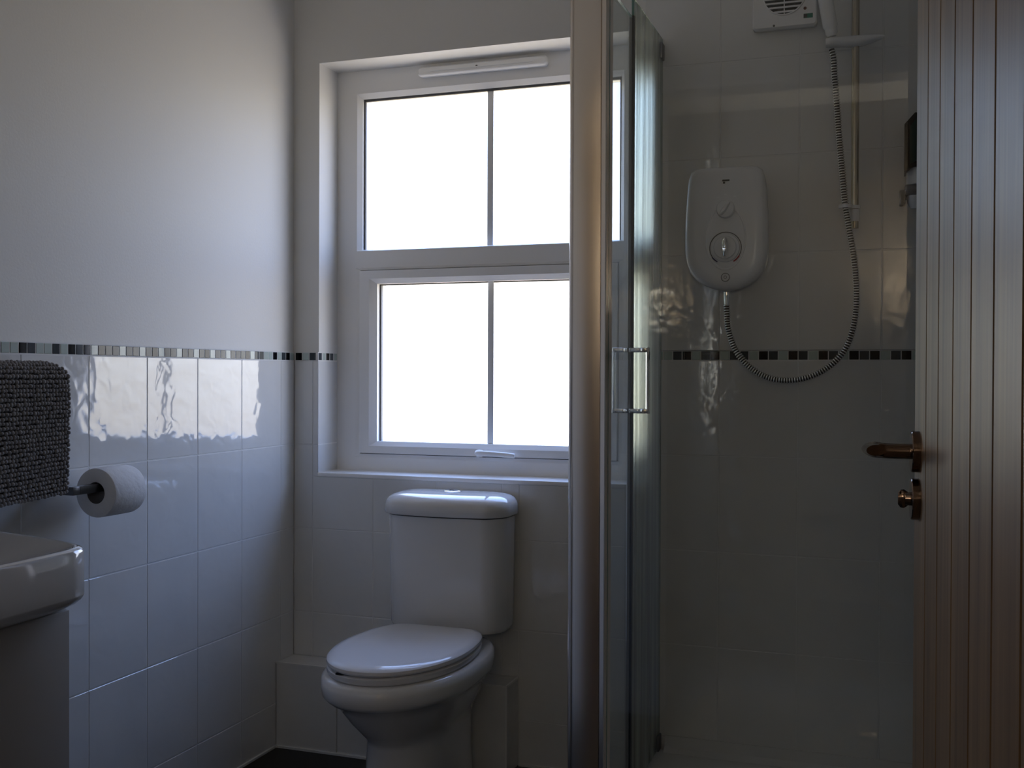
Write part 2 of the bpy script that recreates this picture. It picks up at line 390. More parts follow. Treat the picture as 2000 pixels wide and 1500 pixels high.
# pipe boxing along the foot of the back wall
bx = boxes('wall_boxing', [(0, BX-PT, -BD+PT, 0, 0, BH-PT)], MT['grout']); tag(bx, 'low tiled pipe boxing along the wall behind the toilet', 'boxing', kind='structure')
bxu = [0, .2, .4, .6, BX]
tiling(bx, bxu, [0, BH], [(0, BX, 0, BH)], lambda u, v: (u, -BD, v), 0)
tiling(bx, bxu, [0, BD-.001], [(0, BX, 0, BD-.001)], lambda u, v: (u, -BD+.001+v, BH), 0, R(-90))
tiling(bx, [0, BD-.002], [0, BH-.001], [(0, BD-.002, 0, BH-.001)], lambda u, v: (BX, -BD+.001+u, v), R(90))
boxes('edge_trim', [(BX-.003, BX+.002, -BD-.002, -BD+.003, 0, BH), (BX-.003, BX+.002, -BD, 0, BH-.003, BH+.002), (0, BX, -BD-.0012, -BD+.002, BH-.003, BH+.0012)], MT['grout'], bx)
tr = boxes('trim_1', [(0, .006, NY, -BD, 0, .006), (0, BX, -BD-.006, -BD, 0, .006), (BX+.002, 1.10, -.006, 0, 0, .006)], MT['grout']); tag(tr, 'white sealant bead where the tiles meet the dark floor', 'sealant', kind='structure')
# doorway lining
dl = boxes('trim_2', [(DX0, DX0+.028, NY-.11, NY+.0, 0, DH), (DX1-.014, DX1, NY-.11, NY-.045, 0, DH), (DX0, DX1, NY-.11, NY, DH-.012, DH)], MT['upvc']); tag(dl, 'white lining of the bathroom doorway', 'door lining', kind='structure')

# ------------------------------------------------------------------ window
w = empty('window_1', (.56, .15, WZ0), 'white plastic window with obscure glass above the toilet', 'window', kind='structure')
TZ = 1.437
prof = [(0, .20), (0, .12), (.84, .12), (1, .134), (1, .20)]
v, f = merge(pframe_vf(WX0, WX1, TZ, WZ1, (.078, .072, .031, .082), prof), pframe_vf(WX0, WX1, WZ0, TZ, (.075, .075, .050, .032), [(0, .20), (0, .12), (.80, .12), (1, .126), (1, .20)]))
fr = raw('frame', v, f, MT['upvc'], w, 30)
v, f = pframe_vf(WX0+.072, WX1-.069, TZ+.028, WZ1-.079, (.0115, .009, .0, .010), [(0, .150), (0, .142), (1, .142), (1, .150)])
raw('gasket', v, f, MT['gasket'], w)
SX0, SX1, SZ0, SZ1 = .158, .962, .848, 1.402
v, f = pframe_vf(SX0, SX1, SZ0, SZ1, (.053, .053, .036, .040), [(0, .19), (0, .114), (.62, .114), (1, .128), (1, .19)])
sa = raw('sash', v, f, MT['upvc'], w, 30)
v, f = pframe_vf(SX0-.004, SX1+.004, SZ0-.004, SZ1+.004, (.006, .006, .006, .006), [(0, .19), (0, .150), (1, .150), (1, .19)])
raw('weather_seal', v, f, MT['gap'], w)
v, f = pframe_vf(SX0+.052, SX1-.052, SZ0+.035, SZ1-.039, (.0055, .0055, .0, .004), [(0, .160), (0, .146), (1, .146), (1, .160)])
raw('gasket', v, f, MT['gasket'], sa)
for z0, z1, xa, xb, par in ((TZ+.025, WZ1-.075, WX0+.07, WX1-.065, w), (SZ0+.03, SZ1-.035, SX0+.048, SX1-.048, sa)):
    box('pane', xa, xb, .150, .156, z0, z1, MT['pane'], par)
box('glazing_bar', .561, .580, .144, .1495, TZ+.03, WZ1-.082, MT['bar'], w, .002)
box('glazing_bar', .564, .583, .144, .1495, SZ0+.036, SZ1-.039, MT['bar'], sa, .002)
# trickle vent
b = rrect(.356, .758, 1.970, 1.998, .011, n=6)
def vring(y, s): return [Vector((.557+(x-.557)*(1-s*.02), y, 1.984+(z-1.984)*(1-s*.35))) for x, z in b]
tv = loft('trickle_vent', [vring(.1195, 0), vring(.104, 0), vring(.099, .5), vring(.097, 1)], MT['upvc'], w, 30)
box('vent_slide', .40, .715, .0955, .0972, 1.981, 1.984, MT['bar'], tv); lathe('vent_screw', [(.0035, 0), (.0035, .0012)], (.545, .097, 1.984), (0, -1, 0), MT['ink'], tv, 12)
# sash handle
hb = loft('handle', [[Vector((x, y, z)) for x, z in rrect(.540-i, .566+i, .846-i, .869+i, .010, n=5)] for y, i in ((.1135, 0), (.106, 0), (.103, -.002))], MT['upvc'], sa, 30)
tube('lever', spline([(.553, .104, .858), (.553, .092, .8585), (.560, .086, .859), (.585, .086, .859), (.63, .088, .857), (.668, .092, .854)], 6), [.008]*8+[.0085]*8+[.008]*6+[.0075]*8+[.006]*1, MT['upvc'], hb)
wbd = box('window_board', WX0, WX1, -.002, .135, WZ0-.012, WZ0, MT['upvc'], w, .002)

# ------------------------------------------------------------------ oak door, opened into the room
P0 = Vector((1.720, -1.374, 0)); ex = Vector((.009, -.112, 0)).normalized(); ey = Vector((-ex.y, ex.x, 0))
DM = Matrix(((ex.x, ey.x, 0, P0.x), (ex.y, ey.y, 0, P0.y), (0, 0, 1, 0), (0, 0, 0, 1)))
dr = empty('door_1', P0, 'open oak plank door with a dark lever handle', 'door', kind='structure')
def inD(vs): return [DM @ Vector(p) for p in vs]
widths = [.123] + [.112]*5 + [.078]
x = 0
for i, wd in enumerate(widths):
    g = .0024; bv = .0014
    x0, x1 = x+(g if i else 0), x+wd-g
    ring = [(x0, .020), (x0, bv), (x0+bv, 0), (x1-bv, 0), (x1, bv), (x1, .020)]
    loft('plank', [inD([(a, b_, .012) for a, b_ in ring]), inD([(a, b_, 1.975) for a, b_ in ring])], MT['wood'], dr, None)
    x += wd
DWD = x
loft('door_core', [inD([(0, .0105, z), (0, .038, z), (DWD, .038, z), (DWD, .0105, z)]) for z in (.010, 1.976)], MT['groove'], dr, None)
nrm = -ey
def rosette(zc, parent, name):
    return lathe(name, [(.0255, 0), (.0255, .0085), (.0245, .0095), (.010, .0100)], DM @ Vector((.052, 0, zc)), nrm, MT['bronze'], parent, 40, 30)
lv = rosette(.996, dr, 'lever_handle'); lv['label'] = 'dark nickel lever handle'
pth = spline([(.052, 0, .996), (.052, -.030, .996), (.054, -.046, .997), (.066, -.056, .999), (.090, -.058, 1.001), (.150, -.056, 1.003)], 7)
rad = [.0095 if i < 14 else .0098 for i in range(len(pth))]
rr_ = tube_rings(pth, rad, 20)
for i_, q in enumerate(rr_):
    k_ = max(0, min(1, (i_-18)/10)); c_ = pth[i_]
    for m_, p_ in enumerate(q): q[m_] = Vector((p_.x+k_*(p_.y-c_.y)*-.6, c_.y+(p_.y-c_.y)*(1+.15*k_), c_.z+(p_.z-c_.z)*(1-.35*k_)))
loft('lever', [inD(q) for q in rr_], MT['bronze'], lv, 40)
tt = rosette(.938, dr, 'thumb_turn'); tt['label'] = 'dark nickel thumb turn below the lever'
tube('turn_stem', inD([(.052, 0, .938), (.052, -.016, .938)]), [.009, .008], MT['bronze'], tt, 16)
loft('turn_grip', [inD([(.052+a*.011, y, .938+c*.0115*s) for a, c in [(math.cos(R(k*30))*.35, math.sin(R(k*30))) for k in range(12)]]) for y, s in ((-.012, .7), (-.017, 1), (-.021, .95), (-.024, .6))], MT['bronze'], tt, 40)

# ------------------------------------------------------------------ shower tray
TX0, TX1, TY = 1.098, RX-.001, -.835
ty = empty('shower_tray', (1.5, -.42, 0), 'white shower tray under the electric shower', 'shower tray')
def trr(i, z, r): return rrect(TX0+i, TX1-i, TY+i, -.001-i, r, z, 6)
loft('basin', [trr(0, 0, .02), trr(0, .088, .02), trr(.004, .095, .02), trr(.045, .095, .04), trr(.060, .086, .05), trr(.085, .066, .06), trr(.2, .060, .09)], MT['tray'], ty, 40)
lathe('waste', [(.045, 0), (.045, .004), (.03, .006), (.0, .006)], (1.62, -.42, .060), (0, 0, 1), MT['chrome'], ty, 24)
# cove strip sealing tray to tiles
cs = [( -.0005, 0), (-.0005, .038), (-.005, .038), (-.012, .012), (-.030, .001), (-.030, 0)]
loft('cove_strip', [[Vector((xx, y, .0952+z)) for y, z in cs] for xx in (TX0+.03, TX1-.002)], MT['tray'], ty, 40)

# ------------------------------------------------------------------ shower enclosure
en = empty('shower_enclosure', (1.13, -.80, 0), 'glass shower enclosure with a chrome corner post and hinged door', 'shower enclosure')
# corner post: bowed front face, grooved, with a slim cover strip
def vert(name, outline, z0, z1, mat, sm=30): return loft(name, [[Vector((a, b_, z)) for a, b_ in outline] for z in (z0, z1)], mat, en, sm)
pf = []
x0, x1, yf, yb = 1.096, 1.160, -.822, -.770
for k in range(7):
    a = R(180+90*k/6); pf.append((x0+.014+.014*math.cos(a), yf+.014+.014*math.sin(a)))
for k in range(1, 9):
    s = k/9; xx = (x1-.004-x0-.014)*s
    pf.append((x0+.014+xx, yf+xx*math.tan(R(3+3*s))))
pf += [(x1-.0008, yf+.050*math.tan(R(6.2))), (x1, yf+.0064)] + [(x1-(x1-x0)*k/8, yb-.010+.010*math.sin(R(45+115*k/8))) for k in range(9)]
vert('corner_post', pf, .0955, 2.02, MT['satin'])
vert('cover_strip', [(1.1612, -.818), (1.1632, -.8205), (1.1706, -.8205), (1.1722, -.818), (1.1722, -.772), (1.1612, -.772)], .0955, 2.02, MT['satin'])
vert('post_gasket', [(1.1595, -.812), (1.1617, -.812), (1.1617, -.775), (1.1595, -.775)], .0955, 2.02, MT['seal'])
def pane(name, x0, x1, y0, y1, z0, z1, mat, thin):
    o = box(name, x0, x1, y0, y1, z0, z1, [mat, MT['gedge']], en)
    for p in o.data.polygons:
        if abs(p.normal[thin]) < .5: p.material_index = 1
    return o
pane('front_panel', 1.1722, RX-.02, -.801, -.795, .10, 1.98, MT['clear'], 1)
vert('wall_channel', [(RX-.03, -.812), (RX-.001, -.812), (RX-.001, -.784), (RX-.03, -.784)], .0955, 1.985, MT['satin'])
pane('side_panel', 1.107, 1.113, -.338, -.004, .100, 1.975, MT['side_glass'], 0)
dg = pane('glass_door', 1.107, 1.113, -.768, -.350, .108, 1.925, MT['door_glass'], 0)
sl = vert('door_seal', [(1.1045, -.351), (1.1155, -.351), (1.1160, -.339), (1.1040, -.339)], .108, 1.93, MT['seal'])
vert('seal_lip', [(1.1030, -.352), (1.1048, -.352), (1.1048, -.343), (1.1030, -.343)], .108, 1.93, MT['chrome'])
for z in (1.93, .108):
    box('wall_bracket', 1.102, 1.118, -.034, -.001, z-.012, z+.030, MT['gun'], en, .003)
hd = loft('door_handle', [[Vector((a, b_, z)) for a, b_ in ((1.1495, -.3600), (1.1505, -.3620), (1.1548, -.3693), (1.1560, -.3705), (1.1580, -.3700), (1.1590, -.3685), (1.1590, -.3600))] for z in (.9985, 1.1525)], MT['chrome'], dg, 20); hd['label'] = 'chrome pull handle on both sides of the glass'
box('outer_grip', 1.0715, 1.0785, -.371, -.361, .9985, 1.1525, MT['chrome'], hd, .003, 3)
for z in (1.0045, 1.1465):
    for a, b_ in ((1.0735, 1.107), (1.113, 1.1540)): box('handle_arm', a, b_, -.371, -.361, z-.0055, z+.0055, MT['chrome'], hd, .002)

# ------------------------------------------------------------------ electric shower
es = empty('electric_shower', (1.29, 0, 1.46), 'white rounded electric shower unit on the tiles', 'shower unit')
hwt = [(0, .066), (.010, .078), (.035, .0895), (.09, .0955), (.2, .0995), (.4, .1035), (.6, .1045), (.70, .1035), (.78, .0995), (.85, .0905), (.91, .075), (.955, .054), (.985, .028)]
def esr(y, k):
    s = 1-k/.1; zt, zb = 1.617-k, 1.303+k; L = zt-zb
    right = [(1.29+w_*s, zt-t_*L) for t_, w_ in hwt]; left = [(1.29-w_*s, zt-t_*L) for t_, w_ in reversed(hwt)]
    return [Vector((a, y, c)) for a, c in right+[(1.29, zb)]+left]
body = loft('casing', [esr(-.001, .004), esr(-.030, .002), esr(-.060, 0), esr(-.075, .002), esr(-.084, .006), esr(-.089, .014), esr(-.091, .030)], MT['plastic'], es, 45)
fy = -.0912
kx = 1.2925
loft('recess_ring', [[Vector((kx+r_*math.cos(R(a)), y, 1.435+r_*1.6*math.sin(R(a))+.0)) for a in range(0, 360, 10)] for r_, y in ((.052, fy+.0005), (.051, fy-.0012), (.048, fy-.0012), (.047, fy+.0005))], MT['plastic'], body, 40)
def ring(name, cx, cz, r, w_, mat, par, a0=0, a1=360, y=fy, th=.0012):
    n = max(6, int((a1-a0)/8)); V = []; 
    for k in range(n+1):
        a = R(a0+(a1-a0)*k/n)
        for rr, yy in ((r, y), (r+w_, y), (r+w_, y-th), (r, y-th)): V.append((cx+rr*math.cos(a), yy, cz+rr*math.sin(a)))
    Fc = [(k*4+j, k*4+(j+1) % 4, k*4+4+(j+1) % 4, k*4+4+j) for k in range(n) for j in range(4)] + [(0, 1, 2, 3), (n*4, n*4+1, n*4+2, n*4+3)]
    return raw(name, V, Fc, mat, par)
k1 = lathe('power_dial', [(.0235, 0), (.0225, .010), (.021, .012), (0, .0125)], (kx, fy, 1.506), (0, -1, 0), MT['plastic'], body, 32)
def grip(name, cx, cz, L, wd, ang, mat, par, y0, hgt):
    ca, sa_ = math.cos(ang), math.sin(ang)
    out = []
    for yy, s in ((y0, 1), (y0-hgt*.6, .9), (y0-hgt, .55)):
        out.append([Vector((cx+(p*ca-q*sa_), yy, cz+(p*sa_+q*ca))) for p, q in [(L*s*math.cos(R(t)), wd*s*math.sin(R(t))*(1-.3*math.cos(R(t)))) for t in range(0, 360, 20)]])
    return loft(name, out, mat, par, 40)
grip('dial_grip', kx, 1.506, .021, .0055, R(52), MT['plastic'], k1, fy-.012, .010)
ring('dial_groove', kx, 1.409, .0385, .0018, MT['ink'], body, -55, 235)
ring('cold_mark', kx, 1.409, .0385, .003, MT['blue'], body, 215, 240, fy-.0004)
ring('hot_mark', kx, 1.409, .0385, .003, MT['red'], body, -60, -30, fy-.0004)
k2 = lathe('temperature_dial', [(.036, 0), (.035, .006), (.029, .008), (.027, .012), (0, .013)], (kx, fy, 1.409), (0, -1, 0), MT['plastic'], body, 36)
grip('dial_grip', kx, 1.409, .026, .0085, R(-90), MT['chrome'], k2, fy-.012, .012)
pb = lathe('start_button', [(.0095, 0), (.0095, .003), (.008, .004), (0, .0042)], (kx, fy+.003, 1.335), (0, -1, 0), MT['plastic'], body, 24)
ring('button_ring', kx, 1.335, .0098, .0012, MT['ink'], body, 0, 360, fy+.0025, .003); ring('button_mark', kx, 1.335, .003, .001, MT['ink'], pb, 0, 360, fy-.0012, .0004)
boxes('printed_mark', [(kx-.009, kx+.009, fy-.0006, fy+.002, 1.5765, 1.5805), (kx-.007, kx-.002, fy-.0006, fy+.002, 1.5705, 1.575)], MT['ink'], body)
for dx, dz in ((-.020, .030), (0, .037), (.023, .031)):
    box('dial_mark', kx+dx-.0035, kx+dx+.0035, fy-.0005, fy+.002, 1.506+dz-.001, 1.506+dz+.001, MT['bar'], body)
box('dial_mark', kx-.005, kx+.005, fy-.0005, fy+.002, 1.506-.034, 1.506-.0325, MT['bar'], body)

# ------------------------------------------------------------------ riser rail with holder
rl = empty('riser_rail', (1.60, 0, 1.45), 'slim metal riser rail beside the electric shower', 'shower rail')
tube('bar', [(1.601, -.06, 1.449), (1.600, -.06, 2.20)], .0092, MT['brass'], rl, 18)
def hull(name, secs, mat, par):   # secs: (centre, half y, half z) along x
    return loft(name, [[Vector((c[0], c[1]+hy*math.cos(R(k*24)), c[2]+hz*math.sin(R(k*24)))) for k in range(15)] for c, hy, hz in secs], mat, par, 50)
lathe('rail_sleeve', [(.0105, 0), (.0115, .001), (.0115, .028), (.0105, .029)], (1.601, -.06, 1.466), (0, 0, 1), MT['plastic'], rl, 20)
tube('sleeve_stub', [(1.601, -.05, 1.48), (1.601, -.0008, 1.48)], .010, MT['plastic'], rl, 14)
ringp = [(1.5790+.0136*math.cos(R(a)), -.0810+.0136*math.sin(R(a)), 1.5005) for a in range(50, 381, 15)]
def band(name, path, hw, hh, mat, par):
    P = [Vector(p) for p in path]; rs = []
    for i, p in enumerate(P):
        t = (P[min(i+1, len(P)-1)]-P[max(i-1, 0)]); t.z = 0; t.normalize(); s = Vector((-t.y, t.x, 0))
        rs.append([p+s*hw+Vector((0, 0, hh)), p-s*hw+Vector((0, 0, hh)), p-s*hw-Vector((0, 0, hh)), p+s*hw-Vector((0, 0, hh))])
    return loft(name, rs, mat, par, 40)
band('hose_ring', ringp, .002, .004, MT['plastic'], rl)
lathe('hose_ring_collar', [(.0092, 0), (.0135, 0), (.0135, .008), (.0092, .008)], (1.601, -.06, 1.4965), (0, 0, 1), MT['plastic'], rl, 20, closed=True)
hull('hose_ring_arm', [((1.5895, -.0705, 1.5005), .003, .004), ((1.5955, -.0655, 1.5005), .005, .004)], MT['plastic'], rl)
hh = hull('head_holder', [((1.531, -.098, 1.897), .004, .004), ((1.533, -.098, 1.897), .015, .011), ((1.545, -.096, 1.898), .019, .0125), ((1.565, -.085, 1.900), .017, .013), ((1.60, -.062, 1.904), .019, .0145), ((1.62, -.060, 1.906), .018, .013), ((1.645, -.060, 1.909), .012, .009), ((1.662, -.060, 1.911), .007, .005), ((1.668, -.060, 1.912), .002, .002)], MT['plastic'], rl)
tube('rail_top_stub', [(1.60, -.05, 2.19), (1.60, -.0008, 2.19)], .010, MT['plastic'], rl, 14)

# hand shower standing in the holder
hs = empty('hand_shower', (1.545, -.098, 1.90), 'white hand shower head propped in the rail holder', 'shower head')
hp = spline([(1.547, -.098, 1.912), (1.5440, -.101, 1.93), (1.537, -.108, 1.97), (1.527, -.118, 2.03), (1.519, -.135, 2.09), (1.515, -.165, 2.13)], 6)
tube('handset', hp, [.0105]+[.0125]*2+[.0145]*4+[.0175]*(len(hp)-7), MT['plastic'], hs, 18)
lathe('spray_head', [(.012, 0), (.036, .012), (.042, .026), (.040, .032), (0, .033)], (1.515, -.160, 2.145), (0, -.8, -.6), MT['plastic'], hs, 28)

# hose from the unit up to the handset
ho = empty('shower_hose', (1.30, -.06, 1.0), 'ribbed chrome shower hose looping below the shower unit', 'hose')
hpts = [Vector(p) for p in [(1.2906, -0.055, 1.2698), (1.2921, -0.055, 1.2463), (1.2963, -0.056, 1.2032), (1.3149, -0.058, 1.1522), (1.3487, -0.06, 1.1107), (1.3934, -0.062, 1.0837), (1.4424, -0.064, 1.0762), (1.4932, -0.066, 1.0841), (1.5407, -0.067, 1.1083), (1.5767, -0.068, 1.146), (1.5968, -0.069, 1.1946), (1.606, -0.07, 1.2532), (1.6057, -0.073, 1.3153), (1.5996, -0.08, 1.3796), (1.5898, -0.083, 1.4417), (1.5798, -0.081, 1.5021), (1.5721, -0.08, 1.5799), (1.5641, -0.075, 1.6687), (1.558, -0.082, 1.7549), (1.5532, -0.09, 1.8155), (1.5509, -0.097, 1.8585)]] + [Vector((1.5462, -.098, 1.8805))]
sp = spline(hpts, 14)
L = [0]
for a, b_ in zip(sp, sp[1:]): L.append(L[-1]+(b_-a).length)
def at_len(s):
    import bisect
    i = min(max(bisect.bisect_left(L, s), 1), len(L)-1); t = (s-L[i-1])/max(1e-9, L[i]-L[i-1]); return sp[i-1].lerp(sp[i], t)
pitch = .0064; N = int(L[-1]/pitch)
tube('hose_core', [at_len(L[-1]*k/260) for k in range(261)], .0066, MT['hosecore'], ho, 10, 60)
HV, HF = [], []
for k in range(N):
    c0 = at_len((k+.5)*pitch); t_ = (at_len((k+.9)*pitch)-at_len((k+.1)*pitch)).normalized()
    a_ = t_.cross(Vector((0, 1, 0))).normalized(); b_ = t_.cross(a_)
    n0 = len(HV)
    for q in range(14):
        ca, sa_ = math.cos(2*math.pi*q/14), math.sin(2*math.pi*q/14)
        for rr, dd in ((.0062, -.0019), (.0085, -.0012), (.0092, 0), (.0085, .0012), (.0062, .0019)):
            HV.append(c0 + (a_*ca + b_*sa_)*rr + t_*dd)
    for q in range(14):
        for m in range(4): HF.append((n0+q*5+m, n0+((q+1) % 14)*5+m, n0+((q+1) % 14)*5+m+1, n0+q*5+m+1))
raw('ribs', HV, HF, MT['steel'], ho, 80)
lathe('hose_nut', [(.0058, 0), (.0066, .001), (.0078, .024), (.0082, .0245), (.0082, .033)], (1.2907, -.055, 1.2675), (0, 0, 1), MT['chrome'], ho, 18)

# ------------------------------------------------------------------ extractor fan
fn = empty('extractor_fan', (1.427, 0, 2.04), 'square white extractor fan with round slatted grille', 'extractor fan')
fc = (1.4275, 2.050)
def fring(y, i): return [Vector((a, y, c)) for a, c in rrect(1.348+i, 1.507-i, 1.967+i, 2.13-i, .008, n=4)]
fb = loft('casing', [fring(-.0005, .003), fring(-.006, 0), fring(-.026, 0), fring(-.030, .003)], MT['plastic'], fn, 40)
lathe('grille_well', [(.0505, 0), (.0505, .0008), (0, .0008)], (fc[0], -.030, fc[1]), (0, -1, 0), MT['black'], fb, 40)
for k in range(-4, 5):
    zz = fc[1]+k*.0112
    hwid = math.sqrt(max(0, .0505**2-(k*.0112)**2))+.002
    box('slat', fc[0]-hwid, fc[0]+hwid, -.034, -.0305, zz-.0020, zz+.0024, MT['plastic'], fb)
box('slat_rib', fc[0]-.0012, fc[0]+.0012, -.0338, -.0304, fc[1]-.05, fc[1]+.05, MT['plastic'], fb)
lathe('rim', [(.050, 0), (.054, 0), (.053, .004), (.0505, .004)], (fc[0], -.0298, fc[1]), (0, -1, 0), MT['plastic'], fb, 40, closed=True)
box('label_plate', 1.4745, 1.497, -.0308, -.0298, 1.9845, 1.9955, MT['label'], fb); box('label_mark', 1.4745, 1.4835, -.0311, -.0300, 1.9855, 1.9945, MT['ink'], fb)
lathe('indicator_lamp', [(.004, 0), (.0035, .0015), (0, .002)], (1.478, -.0298, 2.0095), (0, -1, 0), MT['amber'], fb, 14)
lathe('screw', [(.003, 0), (.003, .001)], (1.402, -.0298, 1.973), (0, -1, 0), MT['ink'], fb, 10)

# ------------------------------------------------------------------ soap dispenser beside the door edge
sd = empty('soap_dispenser', (1.755, 0, 1.5), 'black and white wall soap dispenser beside the oak door edge', 'soap dispenser')
sc_ = [(1.714, 1.578), (1.714, 1.690), (1.737, 1.716), (1.777, 1.716), (1.80, 1.690), (1.80, 1.600), (1.78, 1.592), (1.735, 1.588)]
loft('reservoir', [[Vector((a, y, c)) for a, c in sc_] for y in (-.004, -.085)], MT['black'], sd, 20)
loft('gel_window', [[Vector((1.757+(a-1.757)*.72, y, 1.655+(c-1.655)*.8)) for a, c in sc_] for y in (-.0845, -.087)], MT['green'], sd, 20)
loft('collar', [[Vector((1.757+a*.0385, -.045+b_*.038, z)) for a, b_ in [(math.cos(R(k*20)), math.sin(R(k*20))) for k in range(18)]] for z in (1.548, 1.5875)], MT['plastic'], sd, 40)
box('bracket', 1.716, 1.80, -.08, -.001, 1.520, 1.547, MT['gun'], sd, .004)
box('push_lever', 1.7035, 1.7175, -.085, -.055, 1.497, 1.533, MT['gun'], sd, .003)
loft('nozzle', [[Vector((1.738+a*r_, -.065+b_*r_, z)) for a, b_ in [(math.cos(R(k*30)), math.sin(R(k*30))) for k in range(12)]] for z, r_ in ((1.490, .009), (1.505, .017), (1.5205, .019))], MT['plastic'], sd, 40)

# ------------------------------------------------------------------ toilet
TC = .562
to = empty('toilet', (TC, -.35, 0), 'white close-coupled toilet with closed lid below the window', 'toilet')
def egg(z, yb, yf, yc, wd, eb=2.6, ef=2.1, n=48, cx=TC):
    out = []
    for k in range(n):
        a = 2*math.pi*k/n; c, s = math.cos(a), math.sin(a)
        e_ = eb if s > 0 else ef; L_ = (yb-yc) if s > 0 else (yc-yf)
        out.append(Vector((cx+wd*math.copysign(abs(c)**(2/e_), c), yc+L_*math.copysign(abs(s)**(2/e_), s), z)))
    return out
bowl = loft('pan', [egg(0, -.115, -.545, -.33, 0.1081, 3, 2.6), egg(.03, -.118, -.538, -.33, 0.1026, 3, 2.6), egg(.12, -.12, -.528, -.33, 0.0971, 3, 2.6), egg(.195, -.12, -.528, -.33, 0.0971, 3, 2.4), egg(.21, -.12, -.535, -.33, 0.0990, 3, 2.3), egg(.235, -.12, -.568, -.35, 0.1118, 3, 2.1), egg(.265, -.12, -.600, -.36, 0.1301, 3, 2.1), egg(.30, -.12, -.630, -.38, 0.1466, 3, 2.1), egg(.322, -.118, -.645, -.39, 0.1540, 3, 2.1),
    egg(.327, -.115, -.668, -.40, 0.1704, 3, 2.1), egg(.340, -.113, -.682, -.40, 0.1778, 3, 2.1), egg(.362, -.112, -.685, -.40, 0.1796, 3, 2.1), egg(.378, -.113, -.680, -.40, 0.1769, 3, 2.1), egg(.3845, -.115, -.668, -.40, 0.1686, 3, 2.1)], MT['ceramic'], to, 60)
half = [(.0, -.205), (.06, -.205), (.112, -.206), (.128, -.212), (.148, -.236), (.163, -.268), (.174, -.31), (.181, -.36), (.184, -.41)]
for k in range(1, 13):
    a = R(90*k/12); half.append((.184*math.cos(a)**.95 if k < 12 else 0, -.41-.258*math.sin(a)**.98))
def lidring(z, i=0):
    pts = [(a*.905, b_) for a, b_ in half[1:-1]]; cy_ = -.42; sx_ = 1-i/.184; sy_ = 1-i/.24
    r_ = [(TC+a*sx_, cy_+(b_-cy_)*sy_) for a, b_ in pts]; l_ = [(TC-a*sx_, cy_+(b_-cy_)*sy_) for a, b_ in pts]
    return [Vector((a, b_, z)) for a, b_ in [(TC, cy_+(half[0][1]-cy_)*sy_)] + r_ + [(TC, cy_+(half[-1][1]-cy_)*sy_)] + l_[::-1]]
loft('seat', [lidring(.3855, .010), lidring(.3875, .004), lidring(.392, .001), lidring(.401, .001), lidring(.4045, .006)], MT['seat'], to, 50)
loft('lid', [lidring(.4065, .008), lidring(.4075, .003), lidring(.412, 0), lidring(.418, .001), lidring(.4225, .006), lidring(.4265, .022), lidring(.4275, .034), lidring(.4285, .075), lidring(.429, .12)], MT['seat'], to, 35)
for s in (-1, 1): tube('lid_hinge', [(TC+s*.085-.018, -.196, .408), (TC+s*.085+.018, -.196, .408)], .010, MT['seat'], to, 14)
box('seat_buffer', TC-.062, TC-.012, -.655, -.61, .4035, .4073, MT['gap'], to)
# cistern
def cring(z, hwid, yb, yf, bow, r_, cx=TC-.015, n=7):
    out = []
    pts = rrect(-hwid, hwid, yf, yb, r_, n=n)
    # subdivide the front edge so that it can bow
    i = 3*(n+1)
    seq = pts[:i] + [(-hwid+r_+(2*hwid-2*r_)*k/8, yf) for k in range(1, 8)] + pts[i:]
    for a, b_ in seq:
        s = max(0, (yb-b_)/(yb-yf)); out.append(Vector((cx+a, b_-bow*s*(1-(a/hwid)**2), z)))
    return out
loft('cistern', [cring(.394, .160, -.014, -.145, .020, .05), cring(.398, .166, -.010, -.151, .02, .053), cring(.409, .170, -.008, -.155, .022, .055), cring(.55, .172, -.006, -.158, .023, .055), cring(.704, .174, -.006, -.160, .024, .055)], MT['ceramic'], to, 50)
loft('cistern_gap', [cring(.7035, .170, -.008, -.156, .023, .05), cring(.7085, .170, -.008, -.156, .023, .05)], MT['gap'], to)
loft('cistern_lid', [cring(.708, .180, -.004, -.168, .026, .055), cring(.711, .182, -.003, -.1705, .027, .055), cring(.734, .181, -.003, -.169, .027, .055), cring(.744, .178, -.004, -.165, .027, .055), cring(.752, .172, -.006, -.158, .026, .052), cring(.758, .162, -.011, -.147, .025, .048), cring(.762, .148, -.020, -.132, .022, .04), cring(.7645, .123, -.035, -.112, .016, .028), cring(.7655, .09, -.055, -.095, .008, .012)], MT['ceramic'], to, 60)
fb_ = lathe('flush_button', [(.026, 0), (.026, .002), (.023, .0035), (.0205, .0035)], (TC-.015, -.078, .765), (0, 0, 1), MT['chrome'], to, 32)
for s in (-1, 1):
    vs = [(TC-.015+s*.0015+s*abs(.019*math.cos(R(a))), -.078+.019*math.sin(R(a))) for a in range(-90, 91, 15)]
    loft('button_half', [[Vector((a, b_, z)) for a, b_ in vs] for z in (.7665, .771)], MT['chrome'], fb_, 40)

